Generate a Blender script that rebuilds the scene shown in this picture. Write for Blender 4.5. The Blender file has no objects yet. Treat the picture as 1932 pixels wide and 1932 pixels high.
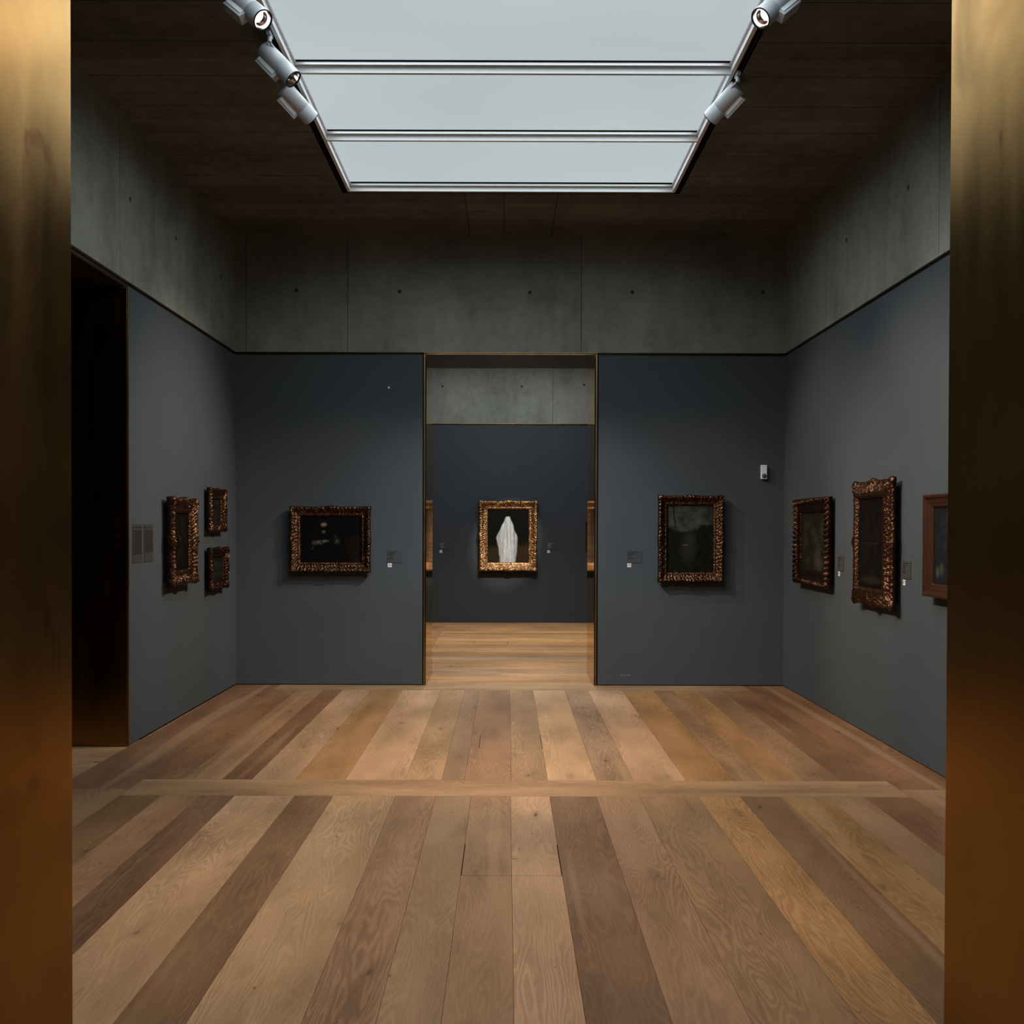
import bpy, bmesh, math, random
from mathutils import Vector, Matrix, noise
random.seed(7)
SC = bpy.context.scene
COL = SC.collection
PI = math.pi

# ------------------------------------------------------------------ camera
cam = bpy.data.cameras.new('camera'); co = bpy.data.objects.new('camera', cam); COL.objects.link(co)
_p, _r, _y = math.radians(-0.665), math.radians(0.1627), math.radians(-0.0269)
_right = Vector((1, 0, 0)); _fwd = Vector((0, math.cos(_p), math.sin(_p))); _up = Vector((0, -math.sin(_p), math.cos(_p)))
_r2 = math.cos(_r) * _right + math.sin(_r) * _up
_u2 = -math.sin(_r) * _right + math.cos(_r) * _up
_M = Matrix((_r2, _u2, -_fwd)).transposed()
_M = Matrix.Rotation(_y, 3, 'Z') @ _M
co.matrix_world = Matrix.Translation((0, 0, 1.70)) @ _M.to_4x4()
cam.sensor_width = 36; cam.sensor_height = 36; cam.lens = 36
cam.shift_x = (966 - 956.68) / 1932; cam.shift_y = (1020.22 - 966) / 1932
cam.clip_start = 0.02; cam.clip_end = 200
SC.camera = co

# ------------------------------------------------------------------ view + world
SC.view_settings.view_transform = 'Standard'; SC.view_settings.look = 'None'
SC.view_settings.exposure = 0.0; SC.view_settings.gamma = 1.0
SC.view_settings.use_curve_mapping = False
w = bpy.data.worlds.new('world'); SC.world = w; w.use_nodes = True
w.node_tree.nodes['Background'].inputs['Color'].default_value = (0.5, 0.42, 0.33, 1)
w.node_tree.nodes['Background'].inputs['Strength'].default_value = 0.012

# room dimensions (metres)
XL, XR, D, ZC, ZT, DF = -2.936, 3.005, 11.102, 4.859, 3.608, 18.551
DB = 12.05                      # far face of the back wall
NW0, NW1 = 1.27, 2.22           # wall with the near opening
SX0, SX1, SY0, SY1 = -1.500, 1.570, 3.56, 9.655   # skylight frame, outer

# ------------------------------------------------------------------ large lights
KL = 1.9
def area(name, loc, rot, sx, sy, power, colour, spread=180):
    l = bpy.data.lights.new(name, 'AREA'); l.shape = 'RECTANGLE'; l.size = sx; l.size_y = sy
    l.energy = power * KL; l.color = colour; l.spread = math.radians(spread)
    o = bpy.data.objects.new(name, l); COL.objects.link(o); o.location = loc; o.rotation_euler = rot
    return o
def spot(name, loc, target, power, colour, angle, blend=0.6, radius=0.03):
    l = bpy.data.lights.new(name, 'SPOT'); l.energy = power * KL; l.color = colour
    l.spot_size = math.radians(angle); l.spot_blend = blend; l.shadow_soft_size = radius
    o = bpy.data.objects.new(name, l); COL.objects.link(o); o.location = loc
    o.rotation_euler = (Vector(target) - Vector(loc)).to_track_quat('-Z', 'Y').to_euler()
    return o
SKY_L = 0.55
SKY_BARS = [4.675, 5.895, 7.143, 8.376]
_e = [SY0 + .06] + SKY_BARS + [SY1 - .05]
for _a, _b in zip(_e[:-1], _e[1:]):      # daylight through each pane, just under the glass
    area('skylight_daylight', ((SX0 + SX1) / 2, (_a + _b) / 2, ZC + .066), (0, 0, 0), 2.90, _b - _a - .08, 16.5, (0.86, 0.955, 1.0), 168)
area('far_room_fill', (0.0, 15.3, 4.82), (0, 0, 0), 2.6, 4.4, 95, (0.90, 0.96, 1.0), 178)  # unseen area light added to lift the far room; no skylight built there
WARM = (1.0, 0.825, 0.665)

# ------------------------------------------------------------------ helpers
def tag(o, label=None, cat=None, group=None, kind=None):
    if label: o['label'] = label
    if cat: o['category'] = cat
    if group: o['group'] = group
    if kind: o['kind'] = kind
    return o
def empty(name, loc=(0, 0, 0), rz=0.0):
    o = bpy.data.objects.new(name, None); COL.objects.link(o); o.location = loc; o.rotation_euler = (0, 0, rz)
    o.empty_display_size = 0.1
    return o
def obj(name, bm, mat, parent=None, smooth=False):
    me = bpy.data.meshes.new(name)
    bmesh.ops.recalc_face_normals(bm, faces=bm.faces[:])
    bm.to_mesh(me); bm.free()
    if mat is not None:
        for m in (mat if isinstance(mat, (list, tuple)) else [mat]): me.materials.append(m)
    if smooth:
        for p in me.polygons: p.use_smooth = True
    o = bpy.data.objects.new(name, me); COL.objects.link(o)
    if parent is not None: o.parent = parent
    return o
def box(bm, x0, x1, y0, y1, z0, z1, bevel=0.0):
    r = bmesh.ops.create_cube(bm, size=1.0)
    vs = r['verts']
    for v in vs:
        v.co = Vector(((x0 + x1) / 2 + v.co.x * (x1 - x0), (y0 + y1) / 2 + v.co.y * (y1 - y0), (z0 + z1) / 2 + v.co.z * (z1 - z0)))
    if bevel:
        es = list({e for v in vs for e in v.link_edges})
        bmesh.ops.bevel(bm, geom=es, offset=bevel, segments=2, affect='EDGES', profile=0.5)
def B(*boxes, bevel=0.0):
    bm = bmesh.new()
    for b in boxes: box(bm, *b, bevel=bevel)
    return bm
def frame_mat(a, s):
    a = Vector(a).normalized(); s = Vector(s); s = (s - a * s.dot(a)).normalized(); t = a.cross(s)
    return Matrix((s, t, a)).transposed().to_4x4()      # local x = side, y = t, z = axis
def lathe(bm, prof, seg=40, M=None):
    rings = []
    for (r, z) in prof:
        rings.append([bm.verts.new(Vector((r * math.cos(2 * PI * k / seg), r * math.sin(2 * PI * k / seg), z))) for k in range(seg)])
    for a, b in zip(rings[:-1], rings[1:]):
        for k in range(seg):
            bm.faces.new((a[k], a[(k + 1) % seg], b[(k + 1) % seg], b[k]))
    return rings
def cap(bm, ring): bm.faces.new(ring)
def tube(bm, p0, p1, r, seg=14):
    p0, p1 = Vector(p0), Vector(p1); a = (p1 - p0).normalized()
    s = a.orthogonal().normalized(); t = a.cross(s)
    R0 = [bm.verts.new(p0 + r * (math.cos(2 * PI * k / seg) * s + math.sin(2 * PI * k / seg) * t)) for k in range(seg)]
    R1 = [bm.verts.new(p1 + r * (math.cos(2 * PI * k / seg) * s + math.sin(2 * PI * k / seg) * t)) for k in range(seg)]
    for k in range(seg): bm.faces.new((R0[k], R0[(k + 1) % seg], R1[(k + 1) % seg], R1[k]))
    bm.faces.new(R0[::-1]); bm.faces.new(R1)

# ------------------------------------------------------------------ node helpers
class NT:
    def __init__(s, name):
        s.m = bpy.data.materials.new(name); s.m.use_nodes = True; s.t = s.m.node_tree
        s.b = s.t.nodes['Principled BSDF']
    def n(s, typ, **kw):
        nd = s.t.nodes.new(typ)
        for k, v in kw.items(): setattr(nd, k, v)
        return nd
    def set(s, sock, v):
        if isinstance(v, bpy.types.NodeSocket): s.t.links.new(v, sock)
        else: sock.default_value = v
    def math(s, op, a, b=0.0, c=None, clamp=False):
        nd = s.n('ShaderNodeMath', operation=op, use_clamp=clamp); s.set(nd.inputs[0], a); s.set(nd.inputs[1], b)
        if c is not None: s.set(nd.inputs[2], c)
        return nd.outputs[0]
    def noise(s, vec, scale=1.0, detail=2.0, rough=0.5, dist=0.0):
        nd = s.n('ShaderNodeTexNoise'); s.set(nd.inputs['Vector'], vec); nd.inputs['Scale'].default_value = scale
        nd.inputs['Detail'].default_value = detail; nd.inputs['Roughness'].default_value = rough; nd.inputs['Distortion'].default_value = dist
        return nd.outputs[0]
    def mapv(s, vec, sc=(1, 1, 1), loc=(0, 0, 0)):
        nd = s.n('ShaderNodeMapping'); s.set(nd.inputs['Vector'], vec); nd.inputs['Scale'].default_value = sc; nd.inputs['Location'].default_value = loc
        return nd.outputs[0]
    def ramp(s, f, stops):
        nd = s.n('ShaderNodeValToRGB'); s.set(nd.inputs[0], f); cr = nd.color_ramp
        while len(cr.elements) < len(stops): cr.elements.new(0.5)
        for e, (p, c) in zip(cr.elements, stops): e.position = p; e.color = (*c, 1) if len(c) == 3 else c
        return nd.outputs[0]
    def mix(s, f, a, b, blend='MIX'):
        nd = s.n('ShaderNodeMix', data_type='RGBA', blend_type=blend)
        s.set(nd.inputs[0], f); s.set(nd.inputs[6], a); s.set(nd.inputs[7], b)
        return nd.outputs[2]
    def rng(s, f, a, b, c, d):
        nd = s.n('ShaderNodeMapRange'); s.set(nd.inputs[0], f)
        for i, v in enumerate((a, b, c, d)): nd.inputs[i + 1].default_value = v
        return nd.outputs[0]
    def obco(s): return s.n('ShaderNodeTexCoord').outputs['Object']
    def sep(s, v):
        nd = s.n('ShaderNodeSeparateXYZ'); s.set(nd.inputs[0], v); return nd.outputs
    def comb(s, x, y, z):
        nd = s.n('ShaderNodeCombineXYZ'); s.set(nd.inputs[0], x); s.set(nd.inputs[1], y); s.set(nd.inputs[2], z); return nd.outputs[0]
    def bump(s, h, strength=0.2, dist=0.01):
        nd = s.n('ShaderNodeBump'); s.set(nd.inputs['Height'], h); nd.inputs['Strength'].default_value = strength; nd.inputs['Distance'].default_value = dist
        s.t.links.new(nd.outputs[0], s.b.inputs['Normal'])
    def out(s, **kw):
        names = dict(col='Base Color', rough='Roughness', metal='Metallic', spec='Specular IOR Level', emi='Emission Color', es='Emission Strength')
        for k, v in kw.items():
            if k in ('col', 'emi') and isinstance(v, tuple) and len(v) == 3: v = (*v, 1)
            s.set(s.b.inputs[names[k]], v)
        return s.m
def plain(name, col, rough=0.5, metal=0.0, spec=0.4, var=0.08, scale=40):
    m = NT(name); v = m.noise(m.obco(), scale, 3)
    k = m.rng(v, 0.25, 0.75, 1 - var, 1 + var)
    c = m.mix(1.0, (*col, 1), m.comb(k, k, k), 'MULTIPLY')
    return m.out(col=c, rough=rough, metal=metal, spec=spec)
def emissive(name, col, strength):
    m = NT(name); v = m.noise(m.obco(), 0.35, 2)
    k = m.rng(v, 0.3, 0.7, 0.93 * strength, 1.07 * strength)
    return m.out(col=(0.02, 0.02, 0.02), emi=col, es=k, rough=0.5, spec=0.1)

# ------------------------------------------------------------------ materials
def wood_floor():
    m = NT('oak_planks')
    uv = m.n('ShaderNodeUVMap'); uv.uv_map = 'grain'
    s = m.sep(uv.outputs[0]); u, v = s[0], s[1]
    tint = m.n('ShaderNodeVertexColor'); tint.layer_name = 'tint'
    n1 = m.noise(m.comb(m.math('MULTIPLY', u, 0.55), m.math('MULTIPLY', v, 5.0), 0.0), 1.0, 2.0, 0.5, 0.25)
    n2 = m.noise(m.comb(m.math('MULTIPLY', u, 3.5), m.math('MULTIPLY', v, 16), 0.0), 1.0, 2, 0.5)
    f = m.math('MULTIPLY', v, 26.0); f = m.math('ADD', f, m.math('MULTIPLY', n1, 27.0)); f = m.math('ADD', f, m.math('MULTIPLY', n2, 2.2))
    ln = m.math('SINE', m.math('MULTIPLY', f, 2 * PI)); ln = m.rng(ln, -1, 1, 0, 1)
    ln = m.math('POWER', ln, 1.6)
    fine = m.noise(m.comb(m.math('MULTIPLY', u, 9), m.math('MULTIPLY', v, 230), 0.0), 1.0, 3, 0.6)
    mac = m.noise(m.comb(m.math('MULTIPLY', u, 0.9), m.math('MULTIPLY', v, 3.0), 3.0), 1.0, 2, 0.5)
    amp = m.rng(m.noise(m.comb(m.math('MULTIPLY', u, 0.5), m.math('MULTIPLY', v, 2.2), 7.0), 1.0, 2), 0.35, 0.65, 0.06, 0.27)
    k = m.math('ADD', 0.86, m.math('MULTIPLY', m.math('SUBTRACT', ln, 0.35), amp))
    k = m.math('ADD', k, m.rng(fine, 0.3, 0.7, -0.13, 0.13)); k = m.math('ADD', k, m.rng(mac, 0.3, 0.7, -0.20, 0.24))
    col = m.mix(1.0, tint.outputs[0], m.comb(k, m.math('POWER', k, 1.06), m.math('POWER', k, 1.18)), 'MULTIPLY')
    # sapwood streaks running along a board
    sap = m.noise(m.comb(m.math('MULTIPLY', u, 0.22), m.math('MULTIPLY', v, 5.5), 11.0), 1.0, 1)
    sap = m.rng(sap, 0.62, 0.68, 0, 0.35)
    col = m.mix(sap, col, (0.33, 0.205, 0.115, 1))
    # knots: larger ones with a brown halo, and small specks
    def knots(su, sv, thr, r0, r1, warp):
        vo = m.n('ShaderNodeTexVoronoi'); vo.inputs['Scale'].default_value = 1.0
        wv = m.math('MULTIPLY', m.math('SUBTRACT', n2, 0.5), warp)
        m.set(vo.inputs['Vector'], m.comb(m.math('ADD', m.math('MULTIPLY', u, su), wv), m.math('ADD', m.math('MULTIPLY', v, sv), wv), 0.0))
        on = m.rng(m.sep(vo.outputs['Color'])[0], thr, thr + .04, 0, 1)
        return m.math('MULTIPLY', m.rng(vo.outputs['Distance'], r0, r1, 1, 0), on)
    halo = knots(2.3, 6.0, 0.52, 0.05, 0.30, 0.35)
    col = m.mix(m.math('MULTIPLY', halo, 0.38), col, (0.10, 0.055, 0.026, 1))
    col = m.mix(m.math('MULTIPLY', knots(2.3, 6.0, 0.52, 0.02, 0.085, 0.35), 0.9), col, (0.026, 0.015, 0.010, 1))
    col = m.mix(m.math('MULTIPLY', knots(7.5, 17.0, 0.90, 0.03, 0.12, 0.2), 0.8), col, (0.030, 0.018, 0.011, 1))
    m.bump(m.math('ADD', fine, m.math('MULTIPLY', ln, 0.5)), 0.12, 0.002)
    return m.out(col=col, rough=m.rng(fine, 0.3, 0.7, 0.55, 0.68), spec=0.14)
def concrete(name, base, boards=False):
    m = NT(name); o = m.obco()
    a = m.noise(o, 1.1, 4, 0.6); b = m.noise(o, 9, 4, 0.65); c = m.noise(m.mapv(o, (6, 6, 0.8)), 1.0, 3)
    k = m.math('ADD', m.rng(a, 0.3, 0.7, 0.72, 1.22), m.rng(b, 0.3, 0.7, -0.12, 0.12)); k = m.math('ADD', k, m.rng(c, 0.3, 0.7, -0.10, 0.10))
    vo = m.n('ShaderNodeTexVoronoi'); m.set(vo.inputs['Vector'], o); vo.inputs['Scale'].default_value = 13
    pit = m.math('MULTIPLY', m.rng(vo.outputs['Distance'], 0.06, 0.13, 0.65, 0), m.rng(m.sep(vo.outputs['Color'])[1], 0.72, 0.76, 0, 1))
    k = m.math('MULTIPLY', k, m.math('SUBTRACT', 1.0, pit))
    h = k
    if boards:
        y = m.sep(o)[1]
        fr = m.math('FRACT', m.math('DIVIDE', m.math('SUBTRACT', y, 0.60), 0.5068))
        d = m.math('ABSOLUTE', m.math('SUBTRACT', fr, 0.5)); ln = m.rng(d, 0.488, 0.496, 0, 0.8)
        fr2 = m.math('FRACT', m.math('DIVIDE', m.math('ADD', y, m.math('MULTIPLY', a, 0.02)), 0.1690)); d2 = m.math('ABSOLUTE', m.math('SUBTRACT', fr2, 0.5))
        l2 = m.math('MULTIPLY', m.rng(d2, 0.46, 0.5, 0, 0.22), m.rng(m.noise(m.mapv(o, (0.8, 6, 1)), 1.0, 2), 0.45, 0.6, 0, 1))
        st = m.noise(m.mapv(o, (1.3, 22, 1)), 1.0, 4, 0.65)
        bd = m.n('ShaderNodeTexWhiteNoise', noise_dimensions='1D'); m.set(bd.inputs['W'], m.math('FLOOR', m.math('DIVIDE', m.math('SUBTRACT', y, 0.60 - 0.2534), 0.5068)))
        k = m.math('ADD', k, m.rng(st, 0.3, 0.7, -0.12, 0.11)); k = m.math('MULTIPLY', k, m.rng(bd.outputs[0], 0, 1, 0.86, 1.14))
        far_ = m.rng(y, 9.70, 9.71, 0, 1)
        for xx in (-.406, -.035, .475):
            ln = m.math('MAXIMUM', ln, m.math('MULTIPLY', m.rng(m.math('ABSOLUTE', m.math('SUBTRACT', m.sep(o)[0], xx)), .003, .008, .6, 0), far_))
        ln = m.math('MAXIMUM', ln, l2); k = m.math('MULTIPLY', k, m.math('SUBTRACT', 1.0, ln)); h = m.math('SUBTRACT', k, ln)
    col = m.mix(1.0, (*base, 1), m.comb(k, k, k), 'MULTIPLY')
    m.bump(h, 0.25, 0.006)
    return m.out(col=col, rough=0.78, spec=0.2)
def brass(name, base, rough=0.26, marks=()):
    m = NT(name); o = m.obco()
    a = m.noise(m.mapv(o, (5, 5, 0.9)), 1.0, 4, 0.6, 0.4); b = m.noise(o, 2.3, 3, 0.6, 0.8); c = m.noise(o, 26, 3)
    st = m.rng(b, 0.58, 0.74, 0, 0.55)
    k = m.math('ADD', m.rng(a, 0.3, 0.7, 0.84, 1.08), m.rng(c, 0.3, 0.7, -0.04, 0.04))
    col = m.mix(1.0, (*base, 1), m.comb(k, m.math('POWER', k, 1.1), m.math('POWER', k, 1.3)), 'MULTIPLY')
    col = m.mix(st, col, (base[0] * 0.55, base[1] * 0.42, base[2] * 0.32, 1))
    X = m.sep(o)
    for (sx, y, z, ry, rz, kind, f) in marks:      # fingermarks, a dried splash and scratches on the sheet
        wz = m.math('MULTIPLY', m.math('SUBTRACT', m.noise(o, 30, 2), 0.5), 1.1)
        dy = m.math('DIVIDE', m.math('SUBTRACT', X[1], y), ry); dz = m.math('DIVIDE', m.math('SUBTRACT', X[2], z), rz)
        dd = m.math('ADD', m.math('SQRT', m.math('ADD', m.math('MULTIPLY', dy, dy), m.math('MULTIPLY', dz, dz))), wz)
        if kind == 'arc':
            k2 = m.math('MULTIPLY', m.rng(m.math('ABSOLUTE', m.math('SUBTRACT', dd, 0.9)), 0.05, 0.35, 1, 0), m.rng(dz, -0.35, 0.1, 0, 1))
        else: k2 = m.rng(dd, 0.3, 1.0, 1, 0)
        k2 = m.math('MULTIPLY', m.math('MULTIPLY', k2, m.rng(X[0], -0.01 * sx, 0.01 * sx, 0, 1) if sx > 0 else m.rng(X[0], -0.01, 0.01, 1, 0)), f)
        tgt = (base[0] * 1.7, base[1] * 1.7, base[2] * 1.6, 1) if kind == 'light' else (base[0] * 0.55, base[1] * 0.28, base[2] * 0.12, 1)
        col = m.mix(k2, col, tgt)
    r = m.math('ADD', m.rng(a, 0.3, 0.7, rough * 0.85, rough * 1.25), m.math('MULTIPLY', st, 0.12))
    m.bump(a, 0.04, 0.004)
    m.b.inputs['Specular Tint'].default_value = (0.97, 0.87, 0.70, 1)
    return m.out(col=col, rough=r, metal=1.0)
def gold(name, base, rough=0.38, wear=0.5):
    m = NT(name); o = m.obco()
    a = m.noise(o, 18, 4, 0.65); b = m.noise(o, 70, 3, 0.6)
    col = m.mix(m.rng(a, 0.42, 0.62, 0, wear), (*base, 1), (base[0] * 0.28, base[1] * 0.2, base[2] * 0.16, 1))
    vo = m.n('ShaderNodeTexVoronoi', feature='SMOOTH_F1'); m.set(vo.inputs['Vector'], o); vo.inputs['Scale'].default_value = 62
    m.bump(m.math('ADD', m.math('ADD', a, b), m.math('MULTIPLY', vo.outputs['Distance'], -1.6)), 0.7, 0.006)
    return m.out(col=col, rough=m.rng(b, 0.3, 0.7, rough - 0.08, rough + 0.14), metal=0.95)
def painted():
    m = NT('painted_canvas'); vc = m.n('ShaderNodeVertexColor'); vc.layer_name = 'paint'
    k = m.rng(m.noise(m.obco(), 55, 3), 0.3, 0.7, 0.82, 1.18)
    c = m.mix(1.0, vc.outputs[0], m.comb(k, k, k), 'MULTIPLY')
    return m.out(col=c, rough=0.6, spec=0.06)
def wall_paint(name, base):
    m = NT(name); o = m.obco(); a = m.noise(o, 1.5, 3); b = m.noise(o, 220, 2)
    k = m.math('ADD', m.rng(a, 0.3, 0.7, 0.96, 1.04), m.rng(b, 0.3, 0.7, -0.02, 0.02))
    m.bump(b, 0.08, 0.001)
    return m.out(col=m.mix(1.0, (*base, 1), m.comb(k, k, k), 'MULTIPLY'), rough=0.8, spec=0.15)

M_FLOOR = wood_floor()
M_CONC = concrete('cast_concrete', (0.172, 0.181, 0.156))
M_CEIL = concrete('board_marked_concrete', (0.126, 0.128, 0.106), True)
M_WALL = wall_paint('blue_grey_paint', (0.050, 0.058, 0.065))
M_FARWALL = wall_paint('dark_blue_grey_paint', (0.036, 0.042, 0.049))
M_BRASS = brass('bronze_sheet', (0.295, 0.158, 0.047), 0.22, [
    (-1, .802, 2.425, .062, .062, 'arc', .75), (-1, .733, 2.40, .006, .05, 'dark', .5), (-1, .868, 2.43, .010, .035, 'dark', .5),
    (-1, .835, 1.51, .03, .04, 'dark', .7), (-1, .860, 1.44, .007, .06, 'dark', .7), (-1, .885, 1.43, .007, .07, 'dark', .7), (-1, .800, 2.295, .006, .006, 'light', .7),
    (1, .724, 2.459, .013, .022, 'dark', .8), (1, .776, 2.295, .012, .005, 'light', .8), (1, .76, 2.35, .010, .010, 'light', .5), (1, .80, 1.35, .006, .03, 'light', .4)])
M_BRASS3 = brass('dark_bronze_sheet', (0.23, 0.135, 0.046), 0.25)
M_BRASS2 = brass('polished_bronze_sheet', (0.50, 0.33, 0.17), 0.07)
M_BRASSEDGE = brass('bronze_edge', (0.30, 0.19, 0.085), 0.3)
M_BLACK = plain('black_gap', (0.006, 0.005, 0.005), 0.9, 0, 0.05)
M_BRONZE_DARK = plain('dark_bronze', (0.035, 0.024, 0.016), 0.5, 0.6)
M_ALU = plain('satin_aluminium', (0.78, 0.81, 0.83), 0.45, 0.0, 0.5, 0.03)
M_GLASS = emissive('luminous_milk_glass', (0.86, 0.975, 1.0), SKY_L)
M_WHITE = plain('white_lacquer', (0.46, 0.49, 0.52), 0.35, 0.0, 0.5, 0.03)
M_CHROME = plain('polished_reflector', (0.85, 0.80, 0.80), 0.12, 1.0)
M_LAMP = emissive('lamp_lens_glow', (1.0, 0.93, 0.88), 1.6)
M_GOLD = gold('aged_gilt', (0.105, 0.054, 0.028), .30, .75)
M_GOLD2 = gold('dark_gilt', (0.062, 0.030, 0.016), 0.34, 0.85)
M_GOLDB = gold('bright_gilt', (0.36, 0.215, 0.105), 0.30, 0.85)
M_GOLDR = gold('reddish_gilt', (0.085, 0.042, 0.023), 0.36, 0.6)
def polished_wood(name, base):
    m = NT(name); o = m.obco(); a = m.noise(m.mapv(o, (40, 40, 6)), 1.0, 3)
    k = m.rng(a, 0.3, 0.7, 0.75, 1.2)
    return m.out(col=m.mix(1.0, (*base, 1), m.comb(k, k, k), 'MULTIPLY'), rough=0.42, spec=0.2)
M_FRAMEWOOD = polished_wood('stained_frame_wood', (0.030, 0.0105, 0.004))
M_WOODB = plain('dark_backing_wood', (0.02, 0.012, 0.008), 0.8)
M_CANVAS = painted()
M_PLATE = plain('grey_label_card', (0.036,0.042,0.047), 0.6, 0, 0.3, 0.03)
M_PLATEW = plain('warm_grey_label_card', (0.040,0.040,0.037), 0.6, 0, 0.3, 0.03)
M_PANEL = plain('text_panel_card', (0.031, 0.031, 0.029), 0.6, 0, 0.3, 0.03)
M_PLATED = plain('dark_label_card', (0.026,0.031,0.037), 0.6, 0, 0.3, 0.03)
M_INK = plain('black_print', (0.006, 0.006, 0.006), 0.7, 0, 0.2)
M_INKW = plain('pale_print', (0.17,0.18,0.19), 0.7, 0, 0.2)
M_STICK = plain('white_sticker', (0.66,0.68,0.69), 0.5, 0, 0.3, 0.02)
M_GREYD = plain('grey_pictogram', (0.045, 0.05, 0.055), 0.6)
M_HOLE = plain('tie_hole_shadow', (0.03, 0.03, 0.027), 0.9)

# ------------------------------------------------------------------ floor
TINT = dict(L=(.365, .224, .126), M=(.256, .145, .076), D=(.170, .092, .046), O=(.305, .165, .068), P=(.165, .088, .050),
            G=(.238, .145, .080), R=(.188, .095, .047), T=(.282, .170, .090))
GAP = 0.0008
PL = []     # x0,x1,y0,y1,dir,tint
near_x = [-2.45, -2.184, -1.937, -1.723, -1.343, -1.096, -.70, -.445, -.2205, .03, .278, .575, .850, 1.224, 1.49, 1.757, 2.045, 2.282, 2.575]
near_t = 'DMPLDLMGTLDMMODOMR'
far_x = [-2.45, -2.19, -1.92, -1.72, -1.42, -1.086, -.686, -.435, -.28, .038, .283, .615, .862, 1.22, 1.55, 1.75, 2.015, 2.275, 2.575]
far_t = 'RMRLOLTGMTLGLOMOMR'
for i, t in enumerate(near_t): PL.append((near_x[i], near_x[i + 1], -3.0, 6.489, 'y', t))
for i, t in enumerate(far_t): PL.append((far_x[i], far_x[i + 1], 6.907, 10.765, 'y', t))
PL += [(-2.45, 2.575, 6.489, 6.907, 'x', 'T'), (-2.45, 2.575, 10.765, D + 0.02, 'x', 'T'),
       (XL, -2.45, 6.653, D + .02, 'y', 'P'), (XL, -2.45, -3.0, 6.653, 'y', 'M'),
       (2.575, XR + .02, 6.68, D + .02, 'y', 'R'), (2.575, XR + .02, -3.0, 6.68, 'y', 'M'),
       (-4.2, XL, 7.0, 8.2, 'x', 'T'), (-4.2, XL, 5.4, 7.0, 'x', 'M'), (-6.2, -4.2, 5.4, 8.6, 'y', 'M'),
       (3.02, 5.0, -3, 2, 'y', 'M'), (-5.0, XL, -3, 2, 'y', 'M')]
ye = [D + .02, 11.34, 11.62, DB, 12.41, 12.73, 13.0, 13.30, 13.54, 13.80, 14.07, 14.35, 14.63, 15.0, 15.27, 15.5, 15.83, 16.1, 16.31, 16.72, 17.0, 17.34, 17.9, 18.6]
ft = 'TOTGTOTLTOLTGTOLTOTLOTT'
for i, t in enumerate(ft):
    y0, y1 = ye[i], ye[i + 1]
    if y1 <= DB: PL.append((-1.0, 1.1, y0, y1, 'x', t))
    elif y0 < 17.8 and y0 > 12.3:
        PL.append((-1.065, 4.2, y0, y1, 'x', t)); PL.append((-4.2, -1.50, y0, y1, 'x', t))
    else: PL.append((-4.2, 4.2, y0, y1, 'x', t))
PL.append((-1.50, -1.065, 12.41, 17.9, 'y', 'M'))
HATCH = [(-.2205, .278, 5.0, 5.499), (-.212, .283, 7.915, 8.42), (-.48, .018, 15.03, 15.49)]
def clip(r, h):
    x0, x1, y0, y1 = r; a0, a1, b0, b1 = h
    ix0, ix1, iy0, iy1 = max(x0, a0), min(x1, a1), max(y0, b0), min(y1, b1)
    if ix0 >= ix1 or iy0 >= iy1: return None, [r]
    out = []
    if iy0 > y0: out.append((x0, x1, y0, iy0))
    if iy1 < y1: out.append((x0, x1, iy1, y1))
    if ix0 > x0: out.append((x0, ix0, iy0, iy1))
    if ix1 < x1: out.append((ix1, x1, iy0, iy1))
    return (ix0, ix1, iy0, iy1), out
def wood_mesh(cells, z, depth):
    """cells: (rect, dir, tint, seed, inset); returns a bmesh of boards with grain UVs and tints"""
    bm = bmesh.new(); uvl = bm.loops.layers.uv.new('grain'); cl = bm.loops.layers.float_color.new('tint')
    for (r, d, col, seed, g) in cells:
        x0, x1, y0, y1 = r[0] + g[0], r[1] - g[1], r[2] + g[2], r[3] - g[3]
        t = [bm.verts.new((x, y, z)) for x, y in ((x0, y0), (x1, y0), (x1, y1), (x0, y1))]
        b = [bm.verts.new((x, y, z - depth)) for x, y in ((x0, y0), (x1, y0), (x1, y1), (x0, y1))]
        fs = [bm.faces.new(t)] + [bm.faces.new((t[i], b[i], b[(i + 1) % 4], t[(i + 1) % 4])) for i in range(4)]
        for f in fs:
            for l in f.loops:
                x, y = l.vert.co.x, l.vert.co.y
                l[uvl].uv = (y + seed * 17.3, x + seed * 5.1) if d == 'y' else (x + seed * 13.7, y + seed * 7.9)
                l[cl] = (*col, 1)
    return bm
cells, lids = [], [[] for _ in HATCH]
for r0 in PL:
    seed = random.uniform(0, 40); t = TINT[r0[5]]; j = random.uniform(0.93, 1.07)
    col = (t[0] * j, t[1] * j * random.uniform(.98, 1.02), t[2] * j * random.uniform(.95, 1.05))
    rects = [r0[:4]]
    for hi, h in enumerate(HATCH):
        nr = []
        for r in rects:
            ins, rest = clip(r, h)
            if ins: lids[hi].append((ins, r0[4], col, seed))
            nr += rest
        rects = nr
    for r in rects: cells.append((r, r0[4], col, seed, tuple(GAP if abs(r[q] - r0[q]) < 1e-6 else 0.0 for q in range(4))))
floor = obj('floor', wood_mesh(cells, 0.0, 0.012), M_FLOOR)
tag(floor, 'wide oak plank floor of light and dark boards', None, None, 'structure')
obj('subfloor', B((-6.3, 5.2, -3.1, 18.7, -0.08, -0.012)), M_BLACK, floor)
hl = ['square oak floor hatch with a pull tab, nearest the camera', 'square oak floor hatch midway to the back doorway, just beyond the crosswise board',
      'oak floor hatch in the far room, in front of the white robed painting']
hl[2] = 'oak floor hatch beyond the doorway, set in the crosswise boards of the far room'
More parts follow.
